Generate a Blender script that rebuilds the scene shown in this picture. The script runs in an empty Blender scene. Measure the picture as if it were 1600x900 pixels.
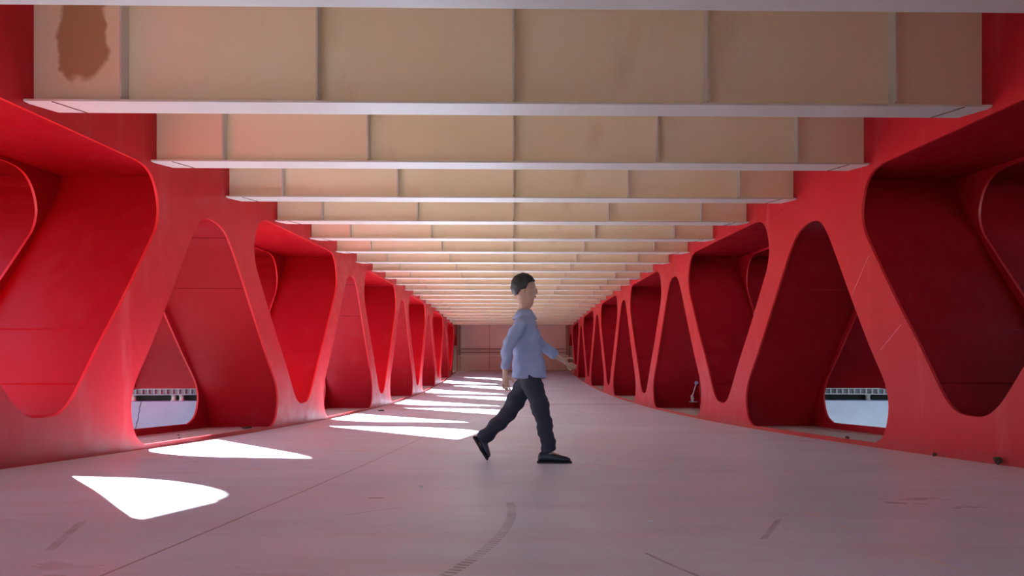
import bpy, bmesh, math, random
from mathutils import Vector, Matrix
from mathutils.geometry import tessellate_polygon
random.seed(7)
SC = bpy.context.scene
COL = SC.collection
ZC = 0.95          # camera height above the floor where the walker stands
W = 4.1            # half width of the passage
XO = 5.45          # plane of the outer web of the side girders
F = 900.0
# ------------------------------------------------------------------ camera
cam = bpy.data.cameras.new('camera'); camo = bpy.data.objects.new('camera', cam); COL.objects.link(camo)
YAW = math.radians(0.8)
cam.sensor_width = 36; cam.lens = 36 * F / 1600
camo.location = (0, 0, ZC)
camo.rotation_euler = (math.radians(90), math.radians(0.0), -YAW)
cam.shift_x = -((802 + F * math.tan(YAW)) - 800) / 1600
cam.shift_y = (559 - 450) / 1600
cam.clip_start = 0.05; cam.clip_end = 500
SC.camera = camo
# ------------------------------------------------------------------ world, sun, exposure
SUN_T = Vector((1, -0.58, -0.585)).normalized()      # the way sunlight travels
world = bpy.data.worlds.new('world'); SC.world = world; world.use_nodes = True
nt = world.node_tree; nt.nodes.clear()
wo = nt.nodes.new('ShaderNodeOutputWorld'); bg = nt.nodes.new('ShaderNodeBackground')
sky = nt.nodes.new('ShaderNodeTexSky'); sky.sky_type = 'NISHITA'; sky.sun_disc = False
sky.sun_elevation = math.radians(26.8); sky.sun_rotation = math.atan2(-SUN_T.x, -SUN_T.y)
sky.altitude = 100; sky.air_density = 1.0; sky.dust_density = 0.2; sky.ozone_density = 4.0
nt.links.new(sky.outputs[0], bg.inputs[0]); nt.links.new(bg.outputs[0], wo.inputs[0])
bg.inputs[1].default_value = 0.50
sl = bpy.data.lights.new('sun', 'SUN'); slo = bpy.data.objects.new('sun', sl); COL.objects.link(slo)
sl.energy = 46.0; sl.angle = math.radians(0.6); sl.color = (0.92, 0.97, 1.08)
slo.rotation_euler = SUN_T.to_track_quat('-Z', 'Y').to_euler(); slo.location = (-12, 12, 12)
SC.view_settings.view_transform = 'Standard'; SC.view_settings.look = 'None'
SC.view_settings.exposure = 0.85; SC.view_settings.gamma = 1.0; SC.view_settings.use_curve_mapping = False
try:
    SC.cycles.use_denoising = True; SC.cycles.max_bounces = 16; SC.cycles.diffuse_bounces = 10
    SC.cycles.glossy_bounces = 6; SC.cycles.sample_clamp_indirect = 6.0
except Exception: pass

# ------------------------------------------------------------------ profiles of the bridge
def fz(y): return ZC - 0.5182 - 0.08898 * y + 0.0018706 * y * y if y > -6 else ZC + 0.083 + 0.0
def cz(y): return ZC + 1.880 + 0.05995 * y - 0.0013113 * y * y if y > -6 else ZC + 1.473
BOT = [5.1, 11.31, 18.05, 24.80, 31.55, 37.76]      # nodes where the V openings end at the bottom
TOP = [1.80, 7.95, 14.68, 21.43, 28.18, 34.93, 41.0]  # nodes where the A openings end at the top
Y0, Y1 = -8.0, 42.35

# ------------------------------------------------------------------ materials
def mat(name):
    m = bpy.data.materials.new(name); m.use_nodes = True
    n = m.node_tree; b = n.nodes['Principled BSDF']; return m, n, b
def nd(n, t, **k):
    x = n.nodes.new(t)
    for a, v in k.items():
        if hasattr(x, a): setattr(x, a, v)
        else: x.inputs[a].default_value = v
    return x
def noise(n, scale, vec, detail=4, rough=0.55, stretch=None):
    if stretch:
        mp = nd(n, 'ShaderNodeMapping'); mp.inputs['Scale'].default_value = stretch
        n.links.new(vec, mp.inputs[0]); vec = mp.outputs[0]
    x = nd(n, 'ShaderNodeTexNoise'); x.inputs['Scale'].default_value = scale
    x.inputs['Detail'].default_value = detail; x.inputs['Roughness'].default_value = rough
    n.links.new(vec, x.inputs['Vector']); return x.outputs[0]
def ramp(n, fac, stops):
    r = nd(n, 'ShaderNodeValToRGB'); e = r.color_ramp.elements
    while len(e) < len(stops): e.new(0.5)
    for i, (p, c) in enumerate(stops):
        e[i].position = p; e[i].color = (c, c, c, 1) if isinstance(c, (int, float)) else (*c, 1)
    n.links.new(fac, r.inputs[0]); return r.outputs[0]
def mth(n, op, a, b=None, c=None, clamp=False):
    x = nd(n, 'ShaderNodeMath'); x.operation = op; x.use_clamp = clamp
    for i, v in enumerate((a, b, c)):
        if v is None: continue
        if isinstance(v, (int, float)): x.inputs[i].default_value = v
        else: n.links.new(v, x.inputs[i])
    return x.outputs[0]
def mix(n, fac, a, b, kind='MIX'):
    x = nd(n, 'ShaderNodeMix'); x.data_type = 'RGBA'; x.blend_type = kind
    for i, v in ((0, fac), (6, a), (7, b)):
        if isinstance(v, (int, float)): x.inputs[i].default_value = v
        elif isinstance(v, tuple): x.inputs[i].default_value = (*v, 1)
        else: n.links.new(v, x.inputs[i])
    return x.outputs[2]
def tc(n): return nd(n, 'ShaderNodeTexCoord').outputs['Object']
def bump(n, b, h, strength=0.2, dist=0.01):
    x = nd(n, 'ShaderNodeBump'); x.inputs['Strength'].default_value = strength; x.inputs['Distance'].default_value = dist
    n.links.new(h, x.inputs['Height']); n.links.new(x.outputs[0], b.inputs['Normal'])

RED = (0.46, 0.009, 0.015)
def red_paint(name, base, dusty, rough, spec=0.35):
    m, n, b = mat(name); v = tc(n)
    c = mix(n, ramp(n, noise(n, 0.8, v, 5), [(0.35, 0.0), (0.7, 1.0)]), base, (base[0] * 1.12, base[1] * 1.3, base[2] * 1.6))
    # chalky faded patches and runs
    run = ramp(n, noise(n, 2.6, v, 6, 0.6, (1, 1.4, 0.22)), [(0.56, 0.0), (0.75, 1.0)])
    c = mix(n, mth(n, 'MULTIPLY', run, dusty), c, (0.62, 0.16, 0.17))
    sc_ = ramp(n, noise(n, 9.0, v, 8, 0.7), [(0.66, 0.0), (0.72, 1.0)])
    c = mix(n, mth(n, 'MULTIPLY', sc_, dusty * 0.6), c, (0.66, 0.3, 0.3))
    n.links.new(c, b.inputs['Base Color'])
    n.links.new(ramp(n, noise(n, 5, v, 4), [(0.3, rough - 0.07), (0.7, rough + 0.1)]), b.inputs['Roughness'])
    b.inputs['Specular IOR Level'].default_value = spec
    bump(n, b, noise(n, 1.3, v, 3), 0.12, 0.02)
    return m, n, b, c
M_PLATE, n, b, c = red_paint('red_paint_weathered', RED, 0.25, 0.40, 0.22)
# dirt splashed along the foot of the plates: height above the cambered floor
def floor_height(n):
    s = nd(n, 'ShaderNodeSeparateXYZ'); n.links.new(tc(n), s.inputs[0])
    y = s.outputs[1]
    f = mth(n, 'ADD', mth(n, 'MULTIPLY', y, -0.08898), ZC - 0.5182)
    f = mth(n, 'ADD', f, mth(n, 'MULTIPLY', mth(n, 'MULTIPLY', y, y), 0.0018706))
    return mth(n, 'SUBTRACT', s.outputs[2], f), s
h, s = floor_height(n)
v = tc(n)
edge = mth(n, 'ADD', h, mth(n, 'MULTIPLY', mth(n, 'SUBTRACT', noise(n, 5.0, v, 6, 0.7), 0.5), 0.30))
dirt = ramp(n, edge, [(0.02, 1.0), (0.20, 0.0)])
c2 = mix(n, mth(n, 'MULTIPLY', dirt, 0.45), c, (0.30, 0.05, 0.045))
speck = ramp(n, noise(n, 26, v, 4, 0.7), [(0.62, 0.0), (0.66, 1.0)])
low = ramp(n, h, [(0.0, 1.0), (0.22, 0.0)])
c2 = mix(n, mth(n, 'MULTIPLY', mth(n, 'MULTIPLY', speck, low), 0.8), c2, (0.05, 0.03, 0.03))
n.links.new(c2, b.inputs['Base Color'])
M_WELD = red_paint('pale_red_weld', (0.62, 0.14, 0.15), 0.4, 0.6)[0]
M_TUBE, n, b, c = red_paint('red_paint_inside_shade', (0.30, 0.0035, 0.008), 0.06, 0.42, 0.18)  # darker copy of the plate red, with the shade of the openings in its colour
M_RIM = red_paint('red_paint_edges', (0.58, 0.02, 0.02), 0.15, 0.4)[0]

def beam_mat(name, stain):
    m, n, b = mat(name); v = tc(n)
    c = mix(n, ramp(n, noise(n, 0.9, v, 4), [(0.35, 0.0), (0.7, 1.0)]), (0.80, 0.70, 0.47), (0.83, 0.73, 0.55))
    st = ramp(n, noise(n, 1.7, v, 5, 0.6, (1, 1, 0.45)), [(0.60, 0.0), (0.74, 1.0)])
    c = mix(n, mth(n, 'MULTIPLY', st, 0.28), c, (0.50, 0.33, 0.14))
    if stain:
        s = nd(n, 'ShaderNodeSeparateXYZ'); n.links.new(v, s.inputs[0])
        wob = mth(n, 'MULTIPLY', mth(n, 'SUBTRACT', noise(n, 3.0, v, 3), 0.5), 0.30)
        dx = mth(n, 'DIVIDE', mth(n, 'ADD', mth(n, 'ADD', s.outputs[0], 3.68), wob), 0.24)
        dz = mth(n, 'DIVIDE', mth(n, 'SUBTRACT', mth(n, 'ADD', s.outputs[2], wob), 0.62), 0.42)
        d = mth(n, 'ADD', mth(n, 'MULTIPLY', dx, dx), mth(n, 'MULTIPLY', dz, dz))
        k = ramp(n, d, [(0.75, 1.0), (1.0, 0.0)])
        c = mix(n, mth(n, 'MULTIPLY', k, 0.8), c, (0.36, 0.15, 0.04))
    n.links.new(c, b.inputs['Base Color']); b.inputs['Roughness'].default_value = 0.5
    bump(n, b, noise(n, 2.0, v, 3), 0.1, 0.01)
    return m
M_BEAM = beam_mat('cream_paint', False); M_BEAM_ST = beam_mat('cream_paint_stained', True)
def plain(name, col, rough=0.6, var=0.12, scale=6, metal=0.0, bmp=0.1):
    m, n, b = mat(name); v = tc(n)
    c = mix(n, ramp(n, noise(n, scale, v, 5), [(0.3, 0.0), (0.7, 1.0)]), tuple(x * (1 - var) for x in col), tuple(min(1, x * (1 + var)) for x in col))
    n.links.new(c, b.inputs['Base Color']); b.inputs['Roughness'].default_value = rough; b.inputs['Metallic'].default_value = metal
    if bmp: bump(n, b, noise(n, scale * 4, v, 4), bmp, 0.01)
    return m
M_FLANGE = plain('cream_flange_paint', (0.58, 0.56, 0.51), 0.4, 0.05, 2)
M_DECK = plain('deck_soffit', (0.74, 0.70, 0.58), 0.7)
M_CONC = plain('white_concrete', (0.66, 0.70, 0.78), 0.8, 0.07, 2.5)
M_CONC2 = plain('shade_toned_concrete', (0.24, 0.25, 0.32), 0.8, 0.07, 2.5)  # same concrete darkened: the dimness of the left wall is put into its colour
M_BLACKGAP = plain('dark_gap_black', (0.02, 0.02, 0.022), 0.8)  # black for the crack and the added block in the bearing gap
M_GSTEEL = plain('grey_steel', (0.16, 0.18, 0.20), 0.5, 0.3, 5)
M_BEARING = plain('bearing_steel', (0.55, 0.50, 0.50), 0.5)
M_RUST = plain('rust_brown', (0.16, 0.06, 0.03), 0.85, 0.3, 12)
M_GROUND = plain('outside_ground', (0.055, 0.055, 0.05), 0.9, 0.2, 0.7)
M_PANEL = plain('beige_wall_panel', (0.60, 0.46, 0.40), 0.6, 0.05, 0.8)
M_PANELTRIM = plain('brown_trim', (0.30, 0.16, 0.11), 0.6)
M_RAIL = plain('cream_railing_paint', (0.68, 0.55, 0.42), 0.5, 0.05)
M_SKIN = plain('skin', (0.50, 0.27, 0.19), 0.5, 0.06, 12)
M_HAIR = plain('dark_hair', (0.018, 0.012, 0.010), 0.55, 0.3, 40)
M_SHIRT = plain('blue_grey_cloth', (0.29, 0.32, 0.47), 0.85, 0.06, 9, 0, 0.35)
M_TROUS = plain('dark_trouser_cloth', (0.020, 0.020, 0.034), 0.8, 0.15, 9, 0, 0.35)
M_SHOE = plain('black_shoe_leather', (0.012, 0.012, 0.018), 0.45, 0.1, 20)
M_SOLE = plain('black_rubber_sole', (0.02, 0.02, 0.02), 0.8)
M_EYE = plain('eye_white', (0.7, 0.68, 0.66), 0.3, 0.02)
M_PEBBLE = plain('pale_stone', (0.60, 0.56, 0.52), 0.85, 0.15, 30)
M_LEAF = plain('dry_leaf', (0.07, 0.035, 0.02), 0.8, 0.3, 30)
M_BLUE = plain('pale_blue_plastic', (0.35, 0.60, 0.95), 0.35, 0.05)
M_CHROME = plain('bare_metal', (0.62, 0.62, 0.66), 0.3, 0.1, 20, 0.7)

# floor: painted steel deck, worn, with plate joints and tyre marks of its own
m, n, b = mat('painted_deck_floor'); M_FLOOR = m
v = tc(n); s = nd(n, 'ShaderNodeSeparateXYZ'); n.links.new(v, s.inputs[0]); X, Y = s.outputs[0], s.outputs[1]
c = mix(n, ramp(n, noise(n, 0.55, v, 5, 0.6), [(0.36, 0.0), (0.66, 1.0)]), (0.62, 0.66, 0.74), (0.72, 0.77, 0.86))
c = mix(n, ramp(n, noise(n, 1.1, v, 7, 0.7, (0.5, 2.4, 1)), [(0.50, 0.0), (0.72, 0.55)]), c, (0.66, 0.50, 0.50))
c = mix(n, ramp(n, noise(n, 2.3, v, 8, 0.7, (0.4, 3.0, 1)), [(0.56, 0.0), (0.74, 0.5)]), c, (0.50, 0.45, 0.48))
c = mix(n, ramp(n, noise(n, 2.0, v, 8, 0.65, (0.5, 2.0, 1)), [(0.60, 0.0), (0.80, 0.55)]), c, (0.80, 0.77, 0.76))
def linem(coord, at, w):
    return mth(n, 'LESS_THAN', mth(n, 'ABSOLUTE', mth(n, 'SUBTRACT', coord, at)), w)
wobx = mth(n, 'ADD', X, mth(n, 'MULTIPLY', mth(n, 'SUBTRACT', noise(n, 1.5, v, 3), 0.5), 0.03))
brk = ramp(n, noise(n, 3.0, v, 4, 0.7), [(0.40, 0.15), (0.55, 1.0)])
c = mix(n, mth(n, 'MULTIPLY', linem(wobx, 1.42, 0.007), brk), c, (0.72, 0.68, 0.62))
c = mix(n, mth(n, 'MULTIPLY', linem(wobx, -1.27, 0.006), 0.75), c, (0.20, 0.14, 0.13))
woby = mth(n, 'ADD', Y, mth(n, 'MULTIPLY', mth(n, 'SUBTRACT', noise(n, 1.1, v, 3), 0.5), 0.12))
c = mix(n, mth(n, 'MULTIPLY', linem(woby, 18.9, 0.09), 0.85), c, (0.06, 0.05, 0.06))
c = mix(n, mth(n, 'MULTIPLY', linem(woby, 12.0, 0.012), 0.5), c, (0.15, 0.11, 0.11))
c = mix(n, mth(n, 'MULTIPLY', linem(woby, 27.0, 0.03), 0.6), c, (0.12, 0.09, 0.09))
# caulk line and grime against the two walls
ax = mth(n, 'ABSOLUTE', wobx)
c = mix(n, mth(n, 'MULTIPLY', mth(n, 'GREATER_THAN', ax, 4.062), 0.85), c, (0.62, 0.54, 0.42))
def arc(cx, cy, r, w, x0, x1, y0, y1, strength, tread):
    dx = mth(n, 'SUBTRACT', X, cx); dy = mth(n, 'SUBTRACT', Y, cy)
    d = mth(n, 'SQRT', mth(n, 'ADD', mth(n, 'MULTIPLY', dx, dx), mth(n, 'MULTIPLY', dy, dy)))
    k = mth(n, 'LESS_THAN', mth(n, 'ABSOLUTE', mth(n, 'SUBTRACT', d, r)), w)
    for cc, a0, a1 in ((X, x0, x1), (Y, y0, y1)):
        k = mth(n, 'MULTIPLY', k, mth(n, 'GREATER_THAN', cc, a0)); k = mth(n, 'MULTIPLY', k, mth(n, 'LESS_THAN', cc, a1))
    if tread:
        sn = mth(n, 'SINE', mth(n, 'MULTIPLY', mth(n, 'ADD', Y, mth(n, 'MULTIPLY', X, 0.4)), 190))
        k = mth(n, 'MULTIPLY', k, ramp(n, sn, [(0.3, 0.25), (0.6, 1.0)]))
    return mth(n, 'MULTIPLY', mth(n, 'MULTIPLY', k, strength), ramp(n, noise(n, 6, v, 4), [(0.3, 0.3), (0.6, 1.0)]))
def circle3(p, q, r, w, strength, tread):
    (x1, y1), (x2, y2), (x3, y3) = p, q, r
    d = 2 * (x1 * (y2 - y3) + x2 * (y3 - y1) + x3 * (y1 - y2))
    a1, a2, a3 = x1 * x1 + y1 * y1, x2 * x2 + y2 * y2, x3 * x3 + y3 * y3
    cx = (a1 * (y2 - y3) + a2 * (y3 - y1) + a3 * (y1 - y2)) / d; cy = (a1 * (x3 - x2) + a2 * (x1 - x3) + a3 * (x2 - x1)) / d
    return (cx, cy, math.hypot(x1 - cx, y1 - cy), w, min(x1, x2, x3) - 0.06, max(x1, x2, x3) + 0.06, min(y1, y3) , max(y1, y3), strength, tread)
ARCS = [circle3((-.02, 3.09), (-.07, 2.23), (-.23, 1.72), 0.022, 0.75, True),
        circle3((-1.94, 2.62), (-1.80, 2.34), (-1.68, 2.11), 0.016, 0.5, False),
        circle3((1.21, 2.61), (1.08, 2.40), (.98, 2.24), 0.012, 0.5, False),
        circle3((.47, 2.03), (.515, 1.89), (.57, 1.75), 0.007, 0.6, False),
        circle3((-.80, 2.75), (-.69, 2.86), (-.56, 2.95), 0.006, 0.35, False)]
for a in ARCS: c = mix(n, arc(*a), c, (0.10, 0.07, 0.07))
n.links.new(c, b.inputs['Base Color'])
n.links.new(ramp(n, noise(n, 1.6, v, 6, 0.65, (0.5, 1.6, 1)), [(0.3, 0.26), (0.7, 0.48)]), b.inputs['Roughness'])
b.inputs['Specular IOR Level'].default_value = 0.5
bump(n, b, noise(n, 3.0, v, 6, 0.6, (0.5, 1.6, 1)), 0.10, 0.01)

# ------------------------------------------------------------------ mesh helpers
def link(name, me, m, parent=None):
    o = bpy.data.objects.new(name, me); COL.objects.link(o)
    if m is not None:
        for x in (m if isinstance(m, (list, tuple)) else [m]): me.materials.append(x)
    if parent: o.parent = parent
    return o
def obj(name, bm, m, parent=None, smooth=False):
    me = bpy.data.meshes.new(name); bmesh.ops.recalc_face_normals(bm, faces=bm.faces); bm.to_mesh(me); bm.free()
    if smooth:
        for p in me.polygons: p.use_smooth = True
    return link(name, me, m, parent)
def tag(o, label=None, cat=None, group=None, kind=None):
    if label: o['label'] = label
    if cat: o['category'] = cat
    if group: o['group'] = group
    if kind: o['kind'] = kind
    return o
def empty(name, loc):
    o = bpy.data.objects.new(name, None); COL.objects.link(o); o.location = loc; o.empty_display_size = 0.2; return o
def add_box(bm, x0, x1, y0, y1, z0, z1, bev=0.0):
    r = bmesh.ops.create_cube(bm, size=1.0)
    bmesh.ops.scale(bm, vec=(x1 - x0, y1 - y0, z1 - z0), verts=r['verts'])
    bmesh.ops.translate(bm, vec=((x0 + x1) / 2, (y0 + y1) / 2, (z0 + z1) / 2), verts=r['verts'])
    if bev:
        es = set(e for v_ in r['verts'] for e in v_.link_edges)
        bmesh.ops.bevel(bm, geom=list(es), offset=bev, segments=2, affect='EDGES', profile=0.6)
def add_tube(bm, a, b_, r0, r1=None, seg=16):
    a = Vector(a); b_ = Vector(b_); d = b_ - a; r1 = r0 if r1 is None else r1
    q = d.to_track_quat('Z', 'Y').to_matrix().to_4x4(); q.translation = (a + b_) / 2
    bmesh.ops.create_cone(bm, cap_ends=True, segments=seg, radius1=r0, radius2=r1, depth=d.length, matrix=q)
def catmull(P, per=6):
    out = []
    for i in range(len(P) - 1):
        p0 = P[i - 1] if i > 0 else P[0]; p1 = P[i]; p2 = P[i + 1]; p3 = P[i + 2] if i + 2 < len(P) else P[-1]
        for k in range(per):
            t = k / per
            out.append(tuple(0.5 * ((2 * p1[j]) + (-p0[j] + p2[j]) * t + (2 * p0[j] - 5 * p1[j] + 4 * p2[j] - p3[j]) * t * t
                                    + (-p0[j] + 3 * p1[j] - 3 * p2[j] + p3[j]) * t ** 3) for j in range(len(p1))))
    out.append(tuple(P[-1])); return out

# ------------------------------------------------------------------ shapes of the openings (u across, v up)
A_HOLE = catmull([(0, 1), (.09, .993), (.17, .97), (.245, .92), (.34, .835), (.6, .577), (.8, .385), (.915, .285), (.972, .225), (1, .155), (.985, .085), (.94, .03), (.86, 0)])
V_HOLE = catmull([(0, 0), (.07, .003), (.13, .018), (.19, .05), (.26, .108), (.42, .255), (.6, .405), (.735, .525), (.90, .675), (.97, .745), (1, .82), (.982, .893), (.935, .952), (.86, .988), (.76, 1)])
A_TUBE = catmull([(0, 1.02), (.09, 1.013), (.18, .985), (.255, .93), (.34, .85), (.62, .58), (.92, .292)]) + [(1.0, .21), (1.08, .12), (1.13, .03), (1.14, -.03)]
V_TUBE = catmull([(0, -.012), (.07, -.01), (.135, .0), (.20, .035), (.28, .105), (.44, .25), (.62, .405)]) + [(.88, .64), (1.1, .86), (1.17, .95), (1.19, 1.004)]
def a_opening(t, b0, b1, shape, inset=0.0, z_in=0.0, h0=1.13):
    """closed loop (y, z); apex node t, foot nodes b0, b1"""
    zt = cz(t) - 0.40 - z_in * 0.6
    if 7 < t < 8: t = 7.88
    def side(sgn):
        he = (b1 - 1.2 - t) if sgn > 0 else (t - b0 - (1.2 if b0 > 6 or b0 < 4 else 1.14))
        out = []
        for u, v_ in shape:
            y = t + sgn * max(0.0, he * u - inset * min(1, u * 5))
            z0 = fz(y) + 0.05 + z_in
            out.append((y, z0 + v_ * (zt - z0)))
        return out
    R = side(1); L = side(-1); L.reverse()
    return L[:-1] + R        # from the near foot, over the apex, to the far foot
def v_opening(b_, t0, t1, shape, inset=0.0, z_in=0.0):
    zb = fz(b_) + 0.40 + z_in * 1.5
    def side(sgn):
        he = (t1 - 1.225 - b_) if sgn > 0 else (b_ - t0 - (1.225 if t0 > 3 else 1.7))
        out = []
        for u, v_ in shape:
            y = b_ + sgn * max(0.0, he * u - inset * min(1, u * 5))
            zt = cz(y) - 0.05 - z_in
            out.append((y, zb + v_ * (zt - zb)))
        return out
    R = side(1); L = side(-1); L.reverse()
    return L[:-1] + R        # from the near top corner, round the bottom, to the far top corner
def topped(loop):            # follow the camber between the two upper corners of a V opening
    y0, y1 = loop[-1][0], loop[0][0]; d0 = loop[-1][1] - cz(y0); ex = []
    for k in range(1, 10):
        y = y0 + (y1 - y0) * k / 10; ex.append((y, cz(y) + d0))
    return loop + ex
V_NODES = [(BOT[i], TOP[i], TOP[i + 1]) for i in range(6)]
A_NODES = [(TOP[i], (BOT[i - 1] if i > 0 else -1.1), BOT[i]) for i in range(0, 6)]

def plate_with_holes(x, thick, outer, holes, sgn):
    bm = bmesh.new()
    polys = [outer] + holes
    tri = tessellate_polygon([[Vector((p[0], p[1], 0)) for p in P] for P in polys])
    flat = [p for P in polys for p in P]
    xs = (x, x + sgn * thick); vv = []
    for xx in xs: vv.append([bm.verts.new((xx, p[0], p[1])) for p in flat])
    for k in range(2):
        for t in tri:
            try: bm.faces.new([vv[k][i] for i in (t if k else reversed(t))])
            except ValueError: pass
    off = 0; rim = []
    for P in polys:
        nn = len(P)
        for i in range(nn):
            j = (i + 1) % nn
            f = bm.faces.new((vv[0][off + i], vv[0][off + j], vv[1][off + j], vv[1][off + i])); f.material_index = 1
        off += nn
    bm.normal_update()
    return bm
def strip(bm, loop, x0, x1, nx=3, smooth=True):
    cols = []
    for k in range(nx + 1):
        xx = x0 + (x1 - x0) * k / nx
        cols.append([bm.verts.new((xx, p[0], p[1])) for p in loop])
    for k in range(nx):
        for i in range(len(loop) - 1):
            f = bm.faces.new((cols[k][i], cols[k][i + 1], cols[k + 1][i + 1], cols[k + 1][i])); f.smooth = smooth
ZTOP = 1.10      # depth of the cross beams
def outline(y0, y1, below, above):
    N = 40; ys = [y0 + (y1 - y0) * i / N for i in range(N + 1)]
    return [(y, fz(y) - below) for y in ys] + [(y, cz(y) + above) for y in reversed(ys)]

def seam(bm, loop, frac, x0, x1, sgn):
    """thin weld bead running across a lining plate"""
    i = int(frac * (len(loop) - 1)); p = Vector((0, *loop[i])); q = Vector((0, *loop[i + 1])); d = (q - p).normalized()
    nrm = Vector((0, -d.z, d.y))
    c0 = Vector((x0, p.y, p.z)); c1 = Vector((x1, p.y, p.z))
    add_tube(bm, c0, c1, 0.008, seg=6)

# ------------------------------------------------------------------ structure: floor, ceiling
def sheet(name, x0, x1, y0, y1, zf, thick, m, nx=8, ny=120):
    bm = bmesh.new(); g = []
    for i in range(ny + 1):
        y = y0 + (y1 - y0) * i / ny
        g.append([bm.verts.new((x0 + (x1 - x0) * k / nx, y, zf(y))) for k in range(nx + 1)])
    for i in range(ny):
        for k in range(nx): bm.faces.new((g[i][k], g[i][k + 1], g[i + 1][k + 1], g[i + 1][k]))
    r = bmesh.ops.extrude_face_region(bm, geom=list(bm.faces))
    bmesh.ops.translate(bm, vec=(0, 0, thick), verts=[e for e in r['geom'] if isinstance(e, bmesh.types.BMVert)])
    return tag(obj(name, bm, m), kind='structure')
sheet('floor', -XO, XO, Y0, Y1 + 0.3, fz, -0.12, M_FLOOR)
sheet('ceiling', -8.2, 12.0, Y0, Y1 + 0.3, lambda y: cz(y) + ZTOP, 0.25, M_DECK)  # side overhangs widened out of view to cut sky light in the openings
bm = bmesh.new(); add_box(bm, -90, 90, -60, 120, -6.3, -6.0)
tag(obj('ground', bm, M_GROUND), kind='structure')
bm = bmesh.new(); add_box(bm, 16.0, 60, -60, 120, -6.0, 3.0, 0.5)  # added unseen mass, keeps low sky light off the right openings
tag(obj('wall_sky_blocker', bm, M_GROUND), kind='structure')
bm = bmesh.new(); add_box(bm, -40, -7.0, 46.0, 47.0, -6.0, 2.6, 0.05)  # added screen, hides bright horizon sky behind the left openings
tag(obj('wall_sky_screen_left', bm, M_GROUND), kind='structure')
bm = bmesh.new(); add_box(bm, 7.0, 16.0, 46.0, 47.0, -6.0, 4.6, 0.05)  # added screen, hides bright horizon sky behind the right openings
tag(obj('wall_sky_screen_right', bm, M_GROUND), kind='structure')

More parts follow.
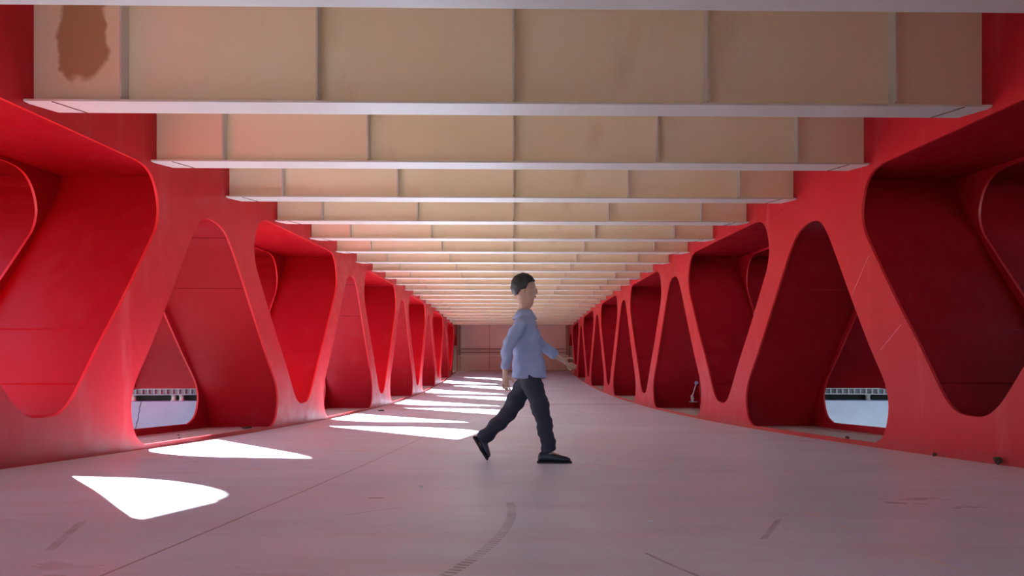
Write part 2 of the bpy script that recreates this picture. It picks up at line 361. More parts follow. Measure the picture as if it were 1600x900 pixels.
def girder(side, sgn):
    root = tag(empty('wall_' + side, (0, 0, 0)), kind='structure')
    holes = [topped(v_opening(*nn, V_HOLE)) for nn in V_NODES] + [a_opening(*nn, A_HOLE) for nn in A_NODES]
    holes.append(a_opening(TOP[6], BOT[5], 44.6, A_HOLE)); last = holes.pop()
    last = [p for p in last if p[0] < 42.2]; last.append((42.2, fz(42.2) + 0.05)); holes.append(last)
    obj('inner_plate', plate_with_holes(sgn * W, 0.03, outline(Y0, Y1, 0.2, ZTOP), holes, sgn), [M_PLATE, M_RIM], root)
    oh = [topped(v_opening(*nn, V_HOLE, 0.05, 0.04)) for nn in V_NODES] + [a_opening(*nn, A_HOLE, 0.06, 0.05) for nn in A_NODES]
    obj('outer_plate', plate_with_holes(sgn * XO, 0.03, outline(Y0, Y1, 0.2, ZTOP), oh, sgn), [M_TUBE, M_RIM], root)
    xa, xb = sgn * (W + 0.03), sgn * XO
    for nn in V_NODES:
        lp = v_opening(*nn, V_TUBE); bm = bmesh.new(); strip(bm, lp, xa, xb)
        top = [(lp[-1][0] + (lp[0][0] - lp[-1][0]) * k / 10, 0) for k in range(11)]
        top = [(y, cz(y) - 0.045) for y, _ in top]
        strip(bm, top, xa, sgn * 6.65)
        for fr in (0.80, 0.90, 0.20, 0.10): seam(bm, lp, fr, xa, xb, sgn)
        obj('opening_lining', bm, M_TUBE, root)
    for nn in A_NODES + [(TOP[6], BOT[5], 44.6)]:
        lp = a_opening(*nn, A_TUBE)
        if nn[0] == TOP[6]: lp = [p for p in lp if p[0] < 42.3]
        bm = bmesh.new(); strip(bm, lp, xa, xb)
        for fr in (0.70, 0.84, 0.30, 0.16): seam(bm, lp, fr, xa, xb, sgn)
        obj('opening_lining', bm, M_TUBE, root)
    # ground-down weld lines across the first diagonal
    for (ya, za, yb_, zb_) in ((6.58, 1.18, 6.91, 0.77), (6.03, 0.35, 6.37, 0.09)):
        bm = bmesh.new(); add_tube(bm, (sgn * W, ya, ZC + za), (sgn * W, yb_, ZC + zb_), 0.0045, seg=8)
        if sgn > 0: obj('weld_line', bm, M_WELD, root)
        else: bm.free()
    # outer boxes of the diagonals, standing out beyond the outer plate, closed by a face plate
    ALL_A = A_NODES + [(TOP[6], BOT[5], 44.6)]
    for i, (bn, t0, t1) in enumerate(V_NODES):
        for far in (0, 1):
            t = t1 if far else t0
            for (vs_, vi, as_, ai, xa_, xb_) in ((V_TUBE, 0, A_TUBE, 0, XO + 0.03, 6.65), (V_HOLE, 0.25, A_HOLE, -0.05, 6.65, 6.68)):
                vl = v_opening(bn, t0, t1, vs_, vi); al = a_opening(*ALL_A[i + far], as_, ai)
                half_v = vl[len(vl) // 2:] if far else list(reversed(vl[:len(vl) // 2 + 1]))
                half_a = list(reversed(al[:len(al) // 2 + 1])) if far else al[len(al) // 2:]
                zc_ = fz(bn) + 0.72
                pv = [p for p in half_v if p[1] > zc_]; up = -0.05 if xa_ < 6 else 0.2
                poly = pv + ([(pv[-1][0], cz(pv[-1][0]) + up)] if up > 0 else []) + [(t, cz(t) + up)] + [p for p in half_a if p[1] > zc_]
                bm = bmesh.new()
                a_ = [bm.verts.new((sgn * xa_, *p)) for p in poly]; b2 = [bm.verts.new((sgn * xb_, *p)) for p in poly]
                for k in range(len(poly)):
                    j = (k + 1) % len(poly); bm.faces.new((a_[k], a_[j], b2[j], b2[k]))
                bm.faces.new(b2); bm.faces.new(a_)
                bm.normal_update(); bmesh.ops.triangulate(bm, faces=[f for f in bm.faces if len(f.verts) > 4])
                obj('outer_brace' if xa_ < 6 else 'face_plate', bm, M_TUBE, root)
    # lower fascia running along the outer faces
    for (nm, h0, h1, xa_, xb_) in (('outer_fascia', 0.72, 1.42, 6.68, 6.71), ('fascia_flange', 0.70, 0.72, 6.55, 6.80)):
        bm = bmesh.new(); N = 60; g_ = []
        for i in range(N + 1):
            y = Y0 + (Y1 - Y0) * i / N; f_ = fz(y)
            g_.append([bm.verts.new((sgn * x, y, f_ + h)) for x, h in ((xa_, h0), (xb_, h0), (xb_, h1), (xa_, h1))])
        for i in range(N):
            for k in range(4): bm.faces.new((g_[i][k], g_[i][(k + 1) % 4], g_[i + 1][(k + 1) % 4], g_[i + 1][k]))
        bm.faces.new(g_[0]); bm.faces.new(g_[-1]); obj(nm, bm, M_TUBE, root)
    return root
girder('left', -1); girder('right', 1)

# ------------------------------------------------------------------ far end wall
bm = bmesh.new(); zf_, zt_ = fz(Y1), cz(Y1) + ZTOP
add_box(bm, -5.4, 5.4, Y1, Y1 + 0.2, zf_ - 0.2, zt_)
wf = tag(obj('wall_far', bm, M_PANEL), kind='structure')
bm = bmesh.new()
for x in (-3.87, -1.75, 0.0, 1.75, 3.87): add_box(bm, x - 0.02, x + 0.02, Y1 - 0.03, Y1, zf_, zt_)
add_box(bm, -4.05, -3.9, Y1 - 0.12, Y1, zf_, zt_); add_box(bm, 3.9, 4.05, Y1 - 0.12, Y1, zf_, zt_)
obj('panel_joint', bm, M_PANELTRIM, wf)
bm = bmesh.new(); add_box(bm, -3.88, 3.88, Y1 - 0.10, Y1, ZC + 0.60, ZC + 0.68, 0.01); add_box(bm, -3.88, 3.88, Y1 - 0.14, Y1, ZC + 0.36, ZC + 0.42, 0.01)
obj('ledge', bm, M_PANELTRIM, wf)

# ------------------------------------------------------------------ cross beams
ORD = ['first', 'second', 'third', 'fourth', 'fifth', 'sixth', 'seventh', 'eighth', 'ninth', 'tenth', 'eleventh', 'twelfth', 'thirteenth',
       'fourteenth', 'fifteenth', 'sixteenth', 'seventeenth', 'eighteenth', 'nineteenth', 'twentieth', 'twenty-first', 'twenty-second', 'twenty-third', 'twenty-fourth']
def beam_parts():
    ms = {}
    def keep(key, bm, m):
        me = bpy.data.meshes.new(key); bmesh.ops.recalc_face_normals(bm, faces=bm.faces); bm.to_mesh(me); bm.free()
        me.materials.append(m); ms[key] = me
    bm = bmesh.new(); add_box(bm, -W + 0.005, W - 0.005, -0.008, 0.008, 0.018, ZTOP - 0.005); keep('web', bm, M_BEAM)
    bm = bmesh.new()
    pts = [(-4.095, -0.115), (4.095, -0.115), (4.095, -0.06), (3.98, 0.115), (-3.98, 0.115), (-4.095, -0.06)]
    lo = [bm.verts.new((x, y, 0)) for x, y in pts]; hi = [bm.verts.new((x, y, 0.018)) for x, y in pts]
    bm.faces.new(lo); bm.faces.new(hi)
    for i in range(6): bm.faces.new((lo[i], lo[(i + 1) % 6], hi[(i + 1) % 6], hi[i]))
    keep('bottom_flange', bm, M_FLANGE)
    bm = bmesh.new()      # plate with the lower outer corner cut off, on both faces of the web
    for sg in (-1, 1):
        pr = [(sg * 0.008, 0.018), (sg * 0.07, 0.018), (sg * 0.10, 0.05), (sg * 0.10, ZTOP - 0.005), (sg * 0.008, ZTOP - 0.005)]
        a_ = [bm.verts.new((-0.008, y, z)) for y, z in pr]; b2 = [bm.verts.new((0.008, y, z)) for y, z in pr]
        bm.faces.new(a_); bm.faces.new(b2)
        for i in range(5): bm.faces.new((a_[i], a_[(i + 1) % 5], b2[(i + 1) % 5], b2[i]))
    keep('stiffener', bm, M_FLANGE)
    bm = bmesh.new()
    for x in (-3.86, 3.86):
        add_tube(bm, (x, -0.112, -0.001), (x - (0.13 if x < 0 else -0.13) * -1, 0.112, -0.001), 0.006, seg=6)
    keep('weld_bead', bm, M_RUST)
    return ms
BP = beam_parts()
kb = 0
for k in range(-1, 21):
    y = 4.87 + 0.115 + 1.695 * k
    if y > Y1 - 0.4: break
    desc = 'with a large brown rust stain on its web' if k == 0 else ('cropped by the picture top' if k == -1 else 'with upright stiffener plates')
    r = empty('cross_beam', (0, y, cz(y)))
    tag(r, 'cream steel cross beam %s, %s of the row counting from the camera' % (desc, ORD[kb]), 'beam', 'cream cross beams under the deck')
    w_ = BP['web']
    if k == 0:
        w_ = BP['web'].copy(); w_.materials.clear(); w_.materials.append(M_BEAM_ST)
    for nm, me, x in [('web', w_, 0), ('bottom_flange', BP['bottom_flange'], 0), ('weld_bead', BP['weld_bead'], 0)] + [('stiffener', BP['stiffener'], x) for x in (-3.30, -1.66, 0.0, 1.66, 3.28)]:
        o = bpy.data.objects.new(nm, me); COL.objects.link(o); o.parent = r; o.location = (x, 0, 0)
    kb += 1

# ------------------------------------------------------------------ railing at the far end
ry = Y1 - 0.9; rz = fz(ry)
r = tag(empty('railing', (0, ry, rz)), 'long cream metal railing with thin upright bars before the beige end wall', 'railing')
bm = bmesh.new(); add_box(bm, -3.95, 3.95, -0.03, 0.03, 1.12, 1.17, 0.008); obj('top_rail', bm, M_RAIL, r)
bm = bmesh.new(); add_box(bm, -3.95, 3.95, -0.02, 0.02, 0.14, 0.20, 0.006); obj('bottom_rail', bm, M_RAIL, r)
bmp_ = bmesh.new(); add_box(bmp_, -0.03, 0.03, -0.03, 0.03, 0.0, 1.12, 0.006); pm = bpy.data.meshes.new('post'); bmp_.to_mesh(pm); bmp_.free(); pm.materials.append(M_RAIL)
for x in (-3.92, -1.96, 0, 1.96, 3.92):
    o = bpy.data.objects.new('post', pm); COL.objects.link(o); o.parent = r; o.location = (x, 0, 0)
bmp_ = bmesh.new(); add_box(bmp_, -0.014, 0.014, -0.014, 0.014, 0.2, 1.12); bmesh.ops.bevel(bmp_, geom=list(bmp_.edges), offset=0.003, affect='EDGES'); pm = bpy.data.meshes.new('baluster'); bmp_.to_mesh(pm); bmp_.free(); pm.materials.append(M_RAIL)
for i in range(60):
    x = -3.84 + 7.68 * i / 59
    if min(abs(x - q) for q in (-1.96, 0, 1.96)) < 0.05: continue
    o = bpy.data.objects.new('baluster', pm); COL.objects.link(o); o.parent = r; o.location = (x, 0, 0)

# ------------------------------------------------------------------ concrete piers outside with the steel beams they carry
def pier(sgn, where, cap):
    yb = 12.4; top = ZC - 0.925
    r = tag(empty('concrete_pier', (sgn * 5.7, yb + 0.15, -6.0)), '%s concrete wall %s' % ('white' if sgn > 0 else 'greyish white', cap), 'concrete wall')
    r.rotation_euler = (0, 0, -sgn * math.radians(6))
    bm = bmesh.new(); x0, x1 = (0.1, 4.2); hgt = top + 6.0
    add_box(bm, min(sgn * x0, sgn * x1), max(sgn * x0, sgn * x1), 0, 0.8, 0, hgt, 0.03); obj('wall_block', bm, M_CONC if sgn > 0 else M_CONC2, r)
    if sgn < 0:      # the crack running down the concrete
        bm = bmesh.new(); p = Vector((-2.2, -0.003, hgt - 0.01))
        for i in range(9):
            q = p + Vector((random.uniform(-0.035, 0.035), 0, -0.065)); add_tube(bm, p, q, 0.006, seg=6); p = q
        obj('crack', bm, M_BLACKGAP, r)
    # steel beam above
    s_ = tag(empty('steel_beam', (sgn * 5.7, yb + 0.15, top + 0.13)), 'dark grey ribbed steel beam above the white concrete %s' % where, 'steel beam')
    s_.rotation_euler = r.rotation_euler
    bm = bmesh.new(); a_, b2 = sorted((sgn * 0.05, sgn * 4.2))
    add_box(bm, a_, b2, 0.05, 0.75, 0.0, 0.62, 0.01); obj('box_section', bm, M_GSTEEL, s_)
    bm = bmesh.new()
    for i in range(34):
        x = a_ + 0.06 + (b2 - a_ - 0.12) * i / 33; add_box(bm, x - 0.012, x + 0.012, 0.0, 0.05, 0.02, 0.12)
    add_box(bm, a_, b2, -0.01, 0.05, 0.0, 0.022); add_box(bm, a_, b2, -0.01, 0.05, 0.12, 0.14)
    obj('ribbed_edge', bm, M_GSTEEL if sgn < 0 else M_BEARING, s_)
    bm = bmesh.new(); add_box(bm, a_, b2, 0.30, 0.70, -0.12, -0.002)  # added black block standing in for the dark of the gap
    obj('gap_shade_block', bm, M_BLACKGAP, s_)
    # bearings between them
    for (dx, lab) in (([(1.46, 'innermost'), (1.62, 'middle'), (2.43, 'outermost')]) if sgn < 0 else [(2.05, 'only visible')]):
        c_ = Vector((sgn * dx, 0.16, 0)); c_.rotate(r.rotation_euler)
        bm = bmesh.new(); add_tube(bm, (0, 0, 0), (0, 0, 0.125), 0.045, seg=24)
        q = tag(empty('bridge_bearing', (sgn * 5.7 + c_.x, yb + 0.15 + c_.y, top)), ('small round pale steel bearing, %s of three on the cracked concrete wall' % lab) if sgn < 0 else 'single small pale steel bearing on the uncracked concrete wall', 'bearing', 'steel bearings on the concrete wall' if sgn < 0 else None)
        obj('cylinder_body', bm, M_BEARING, q, True)
        for z_ in (0, 0.113):
            bm = bmesh.new(); add_tube(bm, (0, 0, z_), (0, 0, z_ + 0.014), 0.062, seg=24); obj('end_plate', bm, M_BEARING, q)
pier(-1, 'with a crack', 'with a crack, carrying three bearings on the sunlit side')
pier(1, 'without a crack', 'without a crack, carrying one bearing on the shaded side')

# ------------------------------------------------------------------ the walker
PY = 5.12; PZ = fz(PY)
S = F / PY
def P(px, py, dy=0.0):      # local point of the figure from its place in the sideways view
    return Vector(((px - 820) / S, dy, (729.5 - py) / S))
PX = (820 - 802) / S
person = tag(empty('person', (PX, PY, PZ)), 'person striding across the floor in blue-grey shirt, dark trousers and black shoes', 'person')
def skin(name, chains, m, parent, sub=2, root=0, boxes=None):
    """chains: lists of (key, point, (rx, ry)); equal keys are joined"""
    idx = {}; vs = []; rad = []; es = []
    for ch in chains:
        prev = None
        for key, p, rr in ch:
            if key not in idx: idx[key] = len(vs); vs.append(p); rad.append(rr)
            if prev is not None: es.append((prev, idx[key]))
            prev = idx[key]
    me = bpy.data.meshes.new(name); me.from_pydata([tuple(v_) for v_ in vs], es, []); me.update()
    o = bpy.data.objects.new(name, me); COL.objects.link(o)
    mod = o.modifiers.new('skin', 'SKIN'); mod.use_smooth_shade = True; mod.branch_smoothing = 0.3
    for i, sv in enumerate(me.skin_vertices[0].data):
        rr = rad[i]; sv.radius = rr if isinstance(rr, tuple) else (rr, rr); sv.use_root = (i == root)
    ss = o.modifiers.new('sub', 'SUBSURF'); ss.levels = sub; ss.render_levels = sub
    dg = bpy.context.evaluated_depsgraph_get(); dg.update()
    me2 = bpy.data.meshes.new_from_object(o.evaluated_get(dg))
    bpy.data.objects.remove(o); me2.name = name
    for p_ in me2.polygons: p_.use_smooth = True
    o = bpy.data.objects.new(name, me2); COL.objects.link(o); me2.materials.clear(); me2.materials.append(m)
    if parent: o.parent = parent
    return o
# joints: nearer to the camera is negative y. The front (leading) leg is the one planted.
HIPZ = P(828, 592)
jt = dict(pelvis=P(828, 588), waist=P(824, 560), chest=P(820, 525), neck0=P(819, 500), neck1=P(821, 490), skull=P(822, 464),
          hipF=P(830, 598, -0.09), kneeF=P(847, 655, -0.10), ankF=P(857, 715, -0.10), heelF=P(853, 722, -0.10), toeF=P(884, 724, -0.11),
          hipB=P(826, 598, 0.09), kneeB=P(795, 655, 0.10), ankB=P(750, 700, 0.10), toeB=P(758, 724, 0.10),
          shF=P(818, 509, -0.18), elF=P(794, 548, -0.24), wrF=P(790, 588, -0.22),
          shB=P(820, 509, 0.18), elB=P(846, 545, 0.22), wrB=P(877, 568, 0.18))
def hand(prefix, wrist, d, side, palm_n):
    """palm, four unequal bent fingers and a thumb, as chains joined at the wrist"""
    d = d.normalized(); palm_n = palm_n.normalized(); s_ = d.cross(palm_n).normalized() * side
    pc = wrist + d * 0.045
    ch = [[(prefix + 'w', wrist, (0.026, 0.020)), (prefix + 'p', pc, (0.034, 0.016)), (prefix + 'k', wrist + d * 0.082, (0.036, 0.014))]]
    for i, (off, ln) in enumerate(((0.027, 0.070), (0.009, 0.078), (-0.009, 0.073), (-0.026, 0.057))):
        b0 = wrist + d * 0.085 + s_ * off; dd = (d * 1.0 + palm_n * 0.25 + s_ * off * 3).normalized()
        m1 = b0 + dd * ln * 0.45; dd2 = (d * 0.8 + palm_n * 0.75).normalized(); m2 = m1 + dd2 * ln * 0.32; m3 = m2 + (d * 0.5 + palm_n).normalized() * ln * 0.26
        ch.append([(prefix + 'k', None, None), (prefix + 'f%d0' % i, b0, 0.0095), (prefix + 'f%d1' % i, m1, 0.0085), (prefix + 'f%d2' % i, m2, 0.008), (prefix + 'f%d3' % i, m3, 0.007)])
    t0 = wrist + d * 0.03 + s_ * 0.028 + palm_n * 0.008; t1 = t0 + (d * 0.5 + s_ + palm_n * 0.4).normalized() * 0.035; t2 = t1 + (d + s_ * 0.35 + palm_n * 0.4).normalized() * 0.03
    ch.append([(prefix + 'p', None, None), (prefix + 't0', t0, 0.012), (prefix + 't1', t1, 0.010), (prefix + 't2', t2, 0.0085)])
    return ch
body = [
    [('pelvis', jt['pelvis'], (0.09, 0.09)), ('waist', jt['waist'], (0.085, 0.085)), ('chest', jt['chest'], (0.075, 0.08)), ('neck0', jt['neck0'], (0.044, 0.044)), ('neck1', P(819, 491), (0.047, 0.050)),
     ('jaw', P(823.5, 480.5), (0.058, 0.066)), ('face', P(823, 470), (0.088, 0.098)), ('skull', P(820, 459), (0.092, 0.112)), ('crown', P(819, 448), (0.080, 0.096)), ('top', P(819, 440.5), (0.050, 0.058))],
    [('jaw', None, None), ('chin', P(831.5, 478.5), (0.030, 0.034))],
    [('pelvis', None, None), ('hipF', jt['hipF'], 0.07), ('thF', (jt['hipF'] + jt['kneeF']) / 2, 0.075), ('kneeF', jt['kneeF'], 0.054), ('cF', jt['kneeF'].lerp(jt['ankF'], 0.3), 0.056), ('ankF', jt['ankF'], 0.036), ('baF', jt['toeF'] + Vector((-0.06, 0, 0.02)), (0.03, 0.018)), ('toeF', jt['toeF'] + Vector((-0.03, 0, 0.012)), (0.02, 0.012))],
    [('pelvis', None, None), ('hipB', jt['hipB'], 0.07), ('thB', (jt['hipB'] + jt['kneeB']) / 2, 0.075), ('kneeB', jt['kneeB'], 0.054), ('cB', jt['kneeB'].lerp(jt['ankB'], 0.3), 0.056), ('ankB', jt['ankB'], 0.036), ('baB', P(752, 712, 0.10), (0.03, 0.02)), ('toeB', P(757, 720, 0.10), (0.02, 0.014))],
    [('chest', None, None), ('shF', jt['shF'] + Vector((0, 0.03, -0.015)), 0.036), ('uF', (jt['shF'] + jt['elF']) / 2, 0.036), ('elF', jt['elF'], 0.038), ('fF', jt['elF'].lerp(jt['wrF'], 0.3), 0.038), ('wF', jt['wrF'], (0.026, 0.022))],
    [('chest', None, None), ('shB', jt['shB'] + Vector((0, -0.03, -0.015)), 0.036), ('uB', (jt['shB'] + jt['elB']) / 2, 0.036), ('elB', jt['elB'], 0.038), ('fB', jt['elB'].lerp(jt['wrB'], 0.3), 0.038), ('wB', jt['wrB'], (0.026, 0.022))]]
hF = hand('HF', jt['wrF'] + (jt['wrF'] - jt['elF']).normalized() * 0.02, jt['wrF'] - jt['elF'] + Vector((0.03, 0, 0)), 1, Vector((0.5, 1, 0)))
hB = hand('HB', jt['wrB'] + (jt['wrB'] - jt['elB']).normalized() * 0.02, jt['wrB'] - jt['elB'], -1, Vector((0.3, -1, 0.0)))
body.append([('wF', None, None), ('HFw', hF[0][0][1], (0.026, 0.020))]); body.append([('wB', None, None), ('HBw', hB[0][0][1], (0.026, 0.020))])
body += hF + hB
bo = skin('body', body, M_SKIN, person, 2)
# face: nose, lips, eyes, ears (looks along +x)
hc = P(819.3, 460)
def ball(bm, c_, r_, seg=12):
    mtx = Matrix.Translation(c_) @ Matrix.Diagonal((*r_, 1)); bmesh.ops.create_uvsphere(bm, u_segments=seg, v_segments=seg, radius=1, matrix=mtx)
bm = bmesh.new(); ball(bm, hc + Vector((0.100, 0, -0.016)), (0.018, 0.012, 0.028)); ball(bm, hc + Vector((0.107, 0, -0.030)), (0.014, 0.015, 0.010))
obj('nose', bm, M_SKIN, person, True)
bm = bmesh.new(); ball(bm, hc + Vector((0.094, 0, -0.058)), (0.012, 0.024, 0.006)); ball(bm, hc + Vector((0.093, 0, -0.067)), (0.012, 0.020, 0.006)); obj('mouth', bm, plain('lips', (0.40, 0.14, 0.12), 0.5), person, True)
for sy in (-1, 1):
    bm = bmesh.new(); ball(bm, hc + Vector((0.088, sy * 0.030, 0.0)), (0.013, 0.013, 0.009)); e_ = obj('eye', bm, M_EYE, person, True)
    bm = bmesh.new(); ball(bm, hc + Vector((0.099, sy * 0.031, 0.0)), (0.004, 0.006, 0.006)); obj('iris', bm, M_HAIR, e_, True)
    bm = bmesh.new(); ball(bm, hc + Vector((-0.006, sy * 0.080, -0.012)), (0.018, 0.010, 0.032)); ball(bm, hc + Vector((-0.004, sy * 0.084, -0.038)), (0.009, 0.007, 0.011)); obj('ear', bm, M_SKIN, person, True)
# hair cap
bm = bmesh.new(); bmesh.ops.create_uvsphere(bm, u_segments=96, v_segments=72, radius=1)
for v_ in bm.verts:
    p = v_.co.copy(); nz = 1 + 0.025 * math.sin(p.x * 14 + p.y * 9) * math.sin(p.z * 11)
    v_.co = Vector((p.x * 0.112 * nz, p.y * 0.096 * nz, p.z * 0.116 * nz)) + hc + Vector((-0.010, 0, 0.030))
def hairline(x):      # lowest hair at x, measured from the face centre: nape low, over the ear, then up to the forehead
    pts = [(-0.13, -0.060), (-0.06, -0.055), (-0.035, -0.015), (0.015, -0.005), (0.035, 0.045), (0.075, 0.062), (0.14, 0.075)]
    for (xa, za), (xb, zb) in zip(pts, pts[1:]):
        if x <= xb: return za + (zb - za) * max(0, (x - xa) / (xb - xa))
    return pts[-1][1]
dele = [v_ for v_ in bm.verts if (v_.co.z - hc.z) < hairline(v_.co.x - hc.x)]
bmesh.ops.delete(bm, geom=dele, context='VERTS')
hr = obj('hair', bm, M_HAIR, person, True); sm = hr.modifiers.new('thick', 'SOLIDIFY'); sm.thickness = 0.008
# shirt (long sleeved, untucked), with collar
sh = [[('hem', P(828, 617), (0.165, 0.175)), ('pel', P(827, 588), (0.160, 0.170)), ('wai', P(824, 562), (0.128, 0.150)), ('che', P(819, 528), (0.138, 0.175)), ('col', P(819, 508), (0.125, 0.150)), ('nec', P(819.5, 496), (0.068, 0.070))],
      [('che', None, None), ('sF', jt['shF'], 0.072), ('uF', (jt['shF'] + jt['elF']) / 2, 0.066), ('eF', jt['elF'], 0.054), ('fF', jt['elF'].lerp(jt['wrF'], 0.5), 0.050), ('wF', jt['elF'].lerp(jt['wrF'], 0.93), 0.040)],
      [('che', None, None), ('sB', jt['shB'], 0.072), ('uB', (jt['shB'] + jt['elB']) / 2, 0.066), ('eB', jt['elB'], 0.054), ('fB', jt['elB'].lerp(jt['wrB'], 0.5), 0.050), ('wB', jt['elB'].lerp(jt['wrB'], 0.93), 0.040)]]
so = skin('shirt', sh, M_SHIRT, person, 3)
for v_ in so.data.vertices:      # folds and a straighter hem
    c_ = v_.co; hem = P(0, 597).z
    if c_.z < hem and abs(c_.y) < 0.17 and abs(c_.x - P(827, 588).x) < 0.22: c_.z = hem + (c_.z - hem) * 0.15
    a_ = 0.005 * math.sin(c_.z * 55 + c_.x * 25 + c_.y * 12) + 0.003 * math.sin(c_.x * 80 - c_.z * 40)
    v_.co += v_.normal * a_
bm = bmesh.new()
bmesh.ops.create_cone(bm, cap_ends=False, segments=32, radius1=0.112, radius2=0.060, depth=0.085, matrix=Matrix.Translation(P(820, 499)))
cl = obj('collar', bm, M_SHIRT, person, True); sm = cl.modifiers.new('t', 'SOLIDIFY'); sm.thickness = 0.006
# trousers
tr = [[('pel', P(827, 582), (0.085, 0.095)), ('cro', P(828, 599), (0.115, 0.135))]]
for k_, ank in (('F', P(857, 708, -0.10)), ('B', P(752.5, 697, 0.10))):
    a_, kn = jt['hip' + k_], jt['knee' + k_]
    tr.append([('cro', None, None), ('h' + k_, a_ + Vector((0, 0, -0.03)), 0.104), ('t' + k_, (a_ + kn) / 2, 0.096), ('k' + k_, kn, 0.078), ('c' + k_, kn.lerp(ank, 0.45), 0.073), ('a' + k_, ank, 0.068), ('m' + k_, ank + (ank - kn).normalized() * 0.022, 0.066)])
to = skin('trousers', tr, M_TROUS, person, 3)
for v_ in to.data.vertices:
    c_ = v_.co; v_.co += v_.normal * (0.006 * math.sin(c_.z * 42 + c_.x * 22) + 0.003 * math.sin(c_.z * 90 - c_.x * 50 + c_.y * 30))
# shoes: lofted upper on a welted sole
def shoe(heel, toe, y, up):
    d = (toe - heel); L = d.length; d.normalize(); upv = Vector((-d.z, 0, d.x)) * (1 if d.x > 0 or True else -1)
    if upv.dot(up) < 0: upv = -upv
    lat = Vector((0, 1, 0)); secs = [(0.0, .030, .045, .02), (.06, .037, .085, .0), (.22, .039, .098, .0), (.38, .041, .082, .0), (.55, .045, .062, .0), (.75, .048, .050, .0), (.9, .040, .040, .0), (1.0, .018, .024, .0)]
    for nm, m_, z0, f_ in (('sole', M_SOLE, -0.022, None), ('shoe', M_SHOE, 0.0, None)):
        bm = bmesh.new(); rings = []
        for t, w_, h_, _ in secs:
            ring = []; w2 = w_ + (0.006 if nm == 'sole' else 0); hh = 0.024 if nm == 'sole' else h_
            if nm == 'sole': t = -0.02 + t * 1.05
            for k in range(16):
                a_ = 2 * math.pi * k / 16; cx_, sz_ = math.cos(a_), math.sin(a_)
                yy = w2 * (abs(cx_) ** 0.7) * (1 if cx_ > 0 else -1); zz = hh * (0.5 + 0.5 * (abs(sz_) ** 0.75) * (1 if sz_ > 0 else -1))
                if nm == 'shoe': yy *= 1 - 0.35 * (zz / hh) ** 2
                ring.append(bm.verts.new(heel + d * (t * L) + lat * yy + upv * (z0 + zz)))
            rings.append(ring)
        for i in range(len(rings) - 1):
            for k in range(16): bm.faces.new((rings[i][k], rings[i][(k + 1) % 16], rings[i + 1][(k + 1) % 16], rings[i + 1][k]))
        bm.faces.new(rings[0]); bm.faces.new(rings[-1])
        o = obj(nm, bm, m_, sroot if nm == 'sole' else person, True)
        if nm == 'shoe':
            ss = o.modifiers.new('s', 'SUBSURF'); ss.levels = ss.render_levels = 1
        yield o
for heel, toe, up in ((P(839.5, 725.4, -0.10), P(890, 725.4, -0.115), Vector((0, 0, 1))), (P(741, 692, 0.10), P(762, 727, 0.10), Vector((1, 0, 0.6)))):
    sroot = None
    d = list(shoe(heel, toe, 0, up)); d[0].parent = d[1]; d[1].parent = person

# ------------------------------------------------------------------ small metal fixture in an opening of the shaded side
FY_ = 16.86
fx = tag(empty('metal_fixture', (5.32, FY_, fz(FY_) + 0.19)), 'small bare metal fixture with a blue round top inside a dark red opening', 'fixture')
bm = bmesh.new(); add_box(bm, -0.15, 0.11, -0.012, 0.012, -0.012, 0.012, 0.004); add_tube(bm, (0.08, 0, 0), (0.08, 0.15, 0), 0.012); add_tube(bm, (-0.13, 0, 0), (-0.15, 0, 0), 0.022); obj('cross_bar', bm, M_CHROME, fx)
bm = bmesh.new()
for a_, b2, r0, r1 in (((-0.05, 0, 0), (-0.075, 0, 0.17), 0.040, 0.036), ((-0.075, 0, 0.17), (-0.045, 0, 0.21), 0.036, 0.018), ((-0.045, 0, 0.17), (0.0, 0, 0.08), 0.014, 0.010)): add_tube(bm, a_, b2, r0, r1)
obj('lever_body', bm, M_CHROME, fx)
bm = bmesh.new(); add_tube(bm, (-0.045, 0, 0.20), (0.05, 0, 0.52), 0.014); obj('rod', bm, M_CHROME, fx)
bm = bmesh.new(); add_tube(bm, (0.062, -0.016, 0.565), (0.062, 0.022, 0.565), 0.052, seg=28); bmesh.ops.bevel(bm, geom=list(bm.edges), offset=0.005, affect='EDGES'); obj('round_knob', bm, M_BLUE, fx)

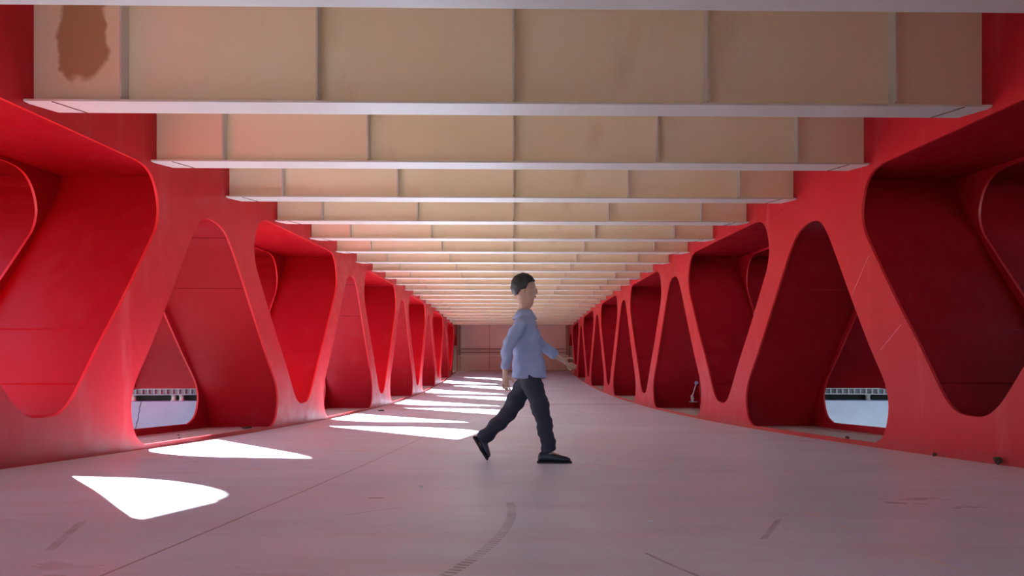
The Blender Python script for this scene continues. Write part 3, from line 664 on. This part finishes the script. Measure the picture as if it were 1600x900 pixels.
# ------------------------------------------------------------------ litter on the floor
def stone(loc, r_, m, name, label, cat, flat=0.7):
    bm = bmesh.new(); bmesh.ops.create_icosphere(bm, subdivisions=2, radius=r_)
    for v_ in bm.verts:
        k = 1 + random.uniform(-0.22, 0.22); v_.co = Vector((v_.co.x * k * 1.3, v_.co.y * k, v_.co.z * k * flat))
    zmin = min(v_.co.z for v_ in bm.verts)
    o = obj(name, bm, m); o.location = (loc[0], loc[1], fz(loc[1]) - zmin); tag(o, label, cat); return o
stone((0.61, 2.56), 0.010, M_PEBBLE, 'pebble', 'tiny pale pebble on the bare floor by the pale joint line', 'pebble')
stone((-0.58, 3.63), 0.010, M_PEBBLE, 'pebble', 'tiny pale chip on the floor before the trailing foot', 'pebble')
def leaf(loc, s_, rz_, label, z=None):
    bm = bmesh.new(); pts = [(math.cos(a_) * s_ * (1 + 0.25 * math.sin(3 * a_)), math.sin(a_) * s_ * 0.6) for a_ in [k * math.pi / 7 for k in range(14)]]
    lo = [bm.verts.new((x, y, 0.012 * math.sin(x * 50))) for x, y in pts]; hi = [bm.verts.new((x, y, 0.012 * math.sin(x * 50) + 0.018)) for x, y in pts]
    bm.faces.new(lo); bm.faces.new(hi)
    for i in range(14): bm.faces.new((lo[i], lo[(i + 1) % 14], hi[(i + 1) % 14], hi[i]))
    zm = min(v_.co.z for v_ in bm.verts)
    o = obj('dry_leaf', bm, M_LEAF); o.location = (loc[0], loc[1], fz(loc[1]) - zm); o.rotation_euler = (0, 0, rz_)
    return tag(o, label, 'leaf')
leaf((-4.6, 10.0), 0.075, 0.4, 'dark curled leaf inside the sunlit-side opening that frames the cracked concrete')
leaf((4.42, 7.56), 0.04, 1.2, 'dark curled leaf inside the shaded-side opening that frames the concrete')
leaf((-3.62, 17.0 - 1.2), 0.08, 0.2, 'dark leaf at the foot of a sunlit column beyond the first two openings')
stone((4.05, 5.48), 0.018, M_LEAF, 'dirt_clump', 'small dark clump of dirt at the shaded wall foot, farther from the picture edge', 'dirt', 1.1)
stone((4.05, 4.76), 0.026, M_LEAF, 'dirt_clump', 'larger dark clump of dirt at the shaded wall foot, close to the picture edge', 'dirt', 1.3)
for k_, (x, y) in enumerate(((-4.55, 6.9), (-4.8, 7.4), (-4.6, 8.0), (-4.9, 8.5), (-4.35, 7.2))):
    stone((x, y), 0.012, M_LEAF, 'grit', 'dark crumb of grit in the sunlit-side opening before the cracked concrete', 'grit')['group'] = 'grit in the opening before the cracked concrete'
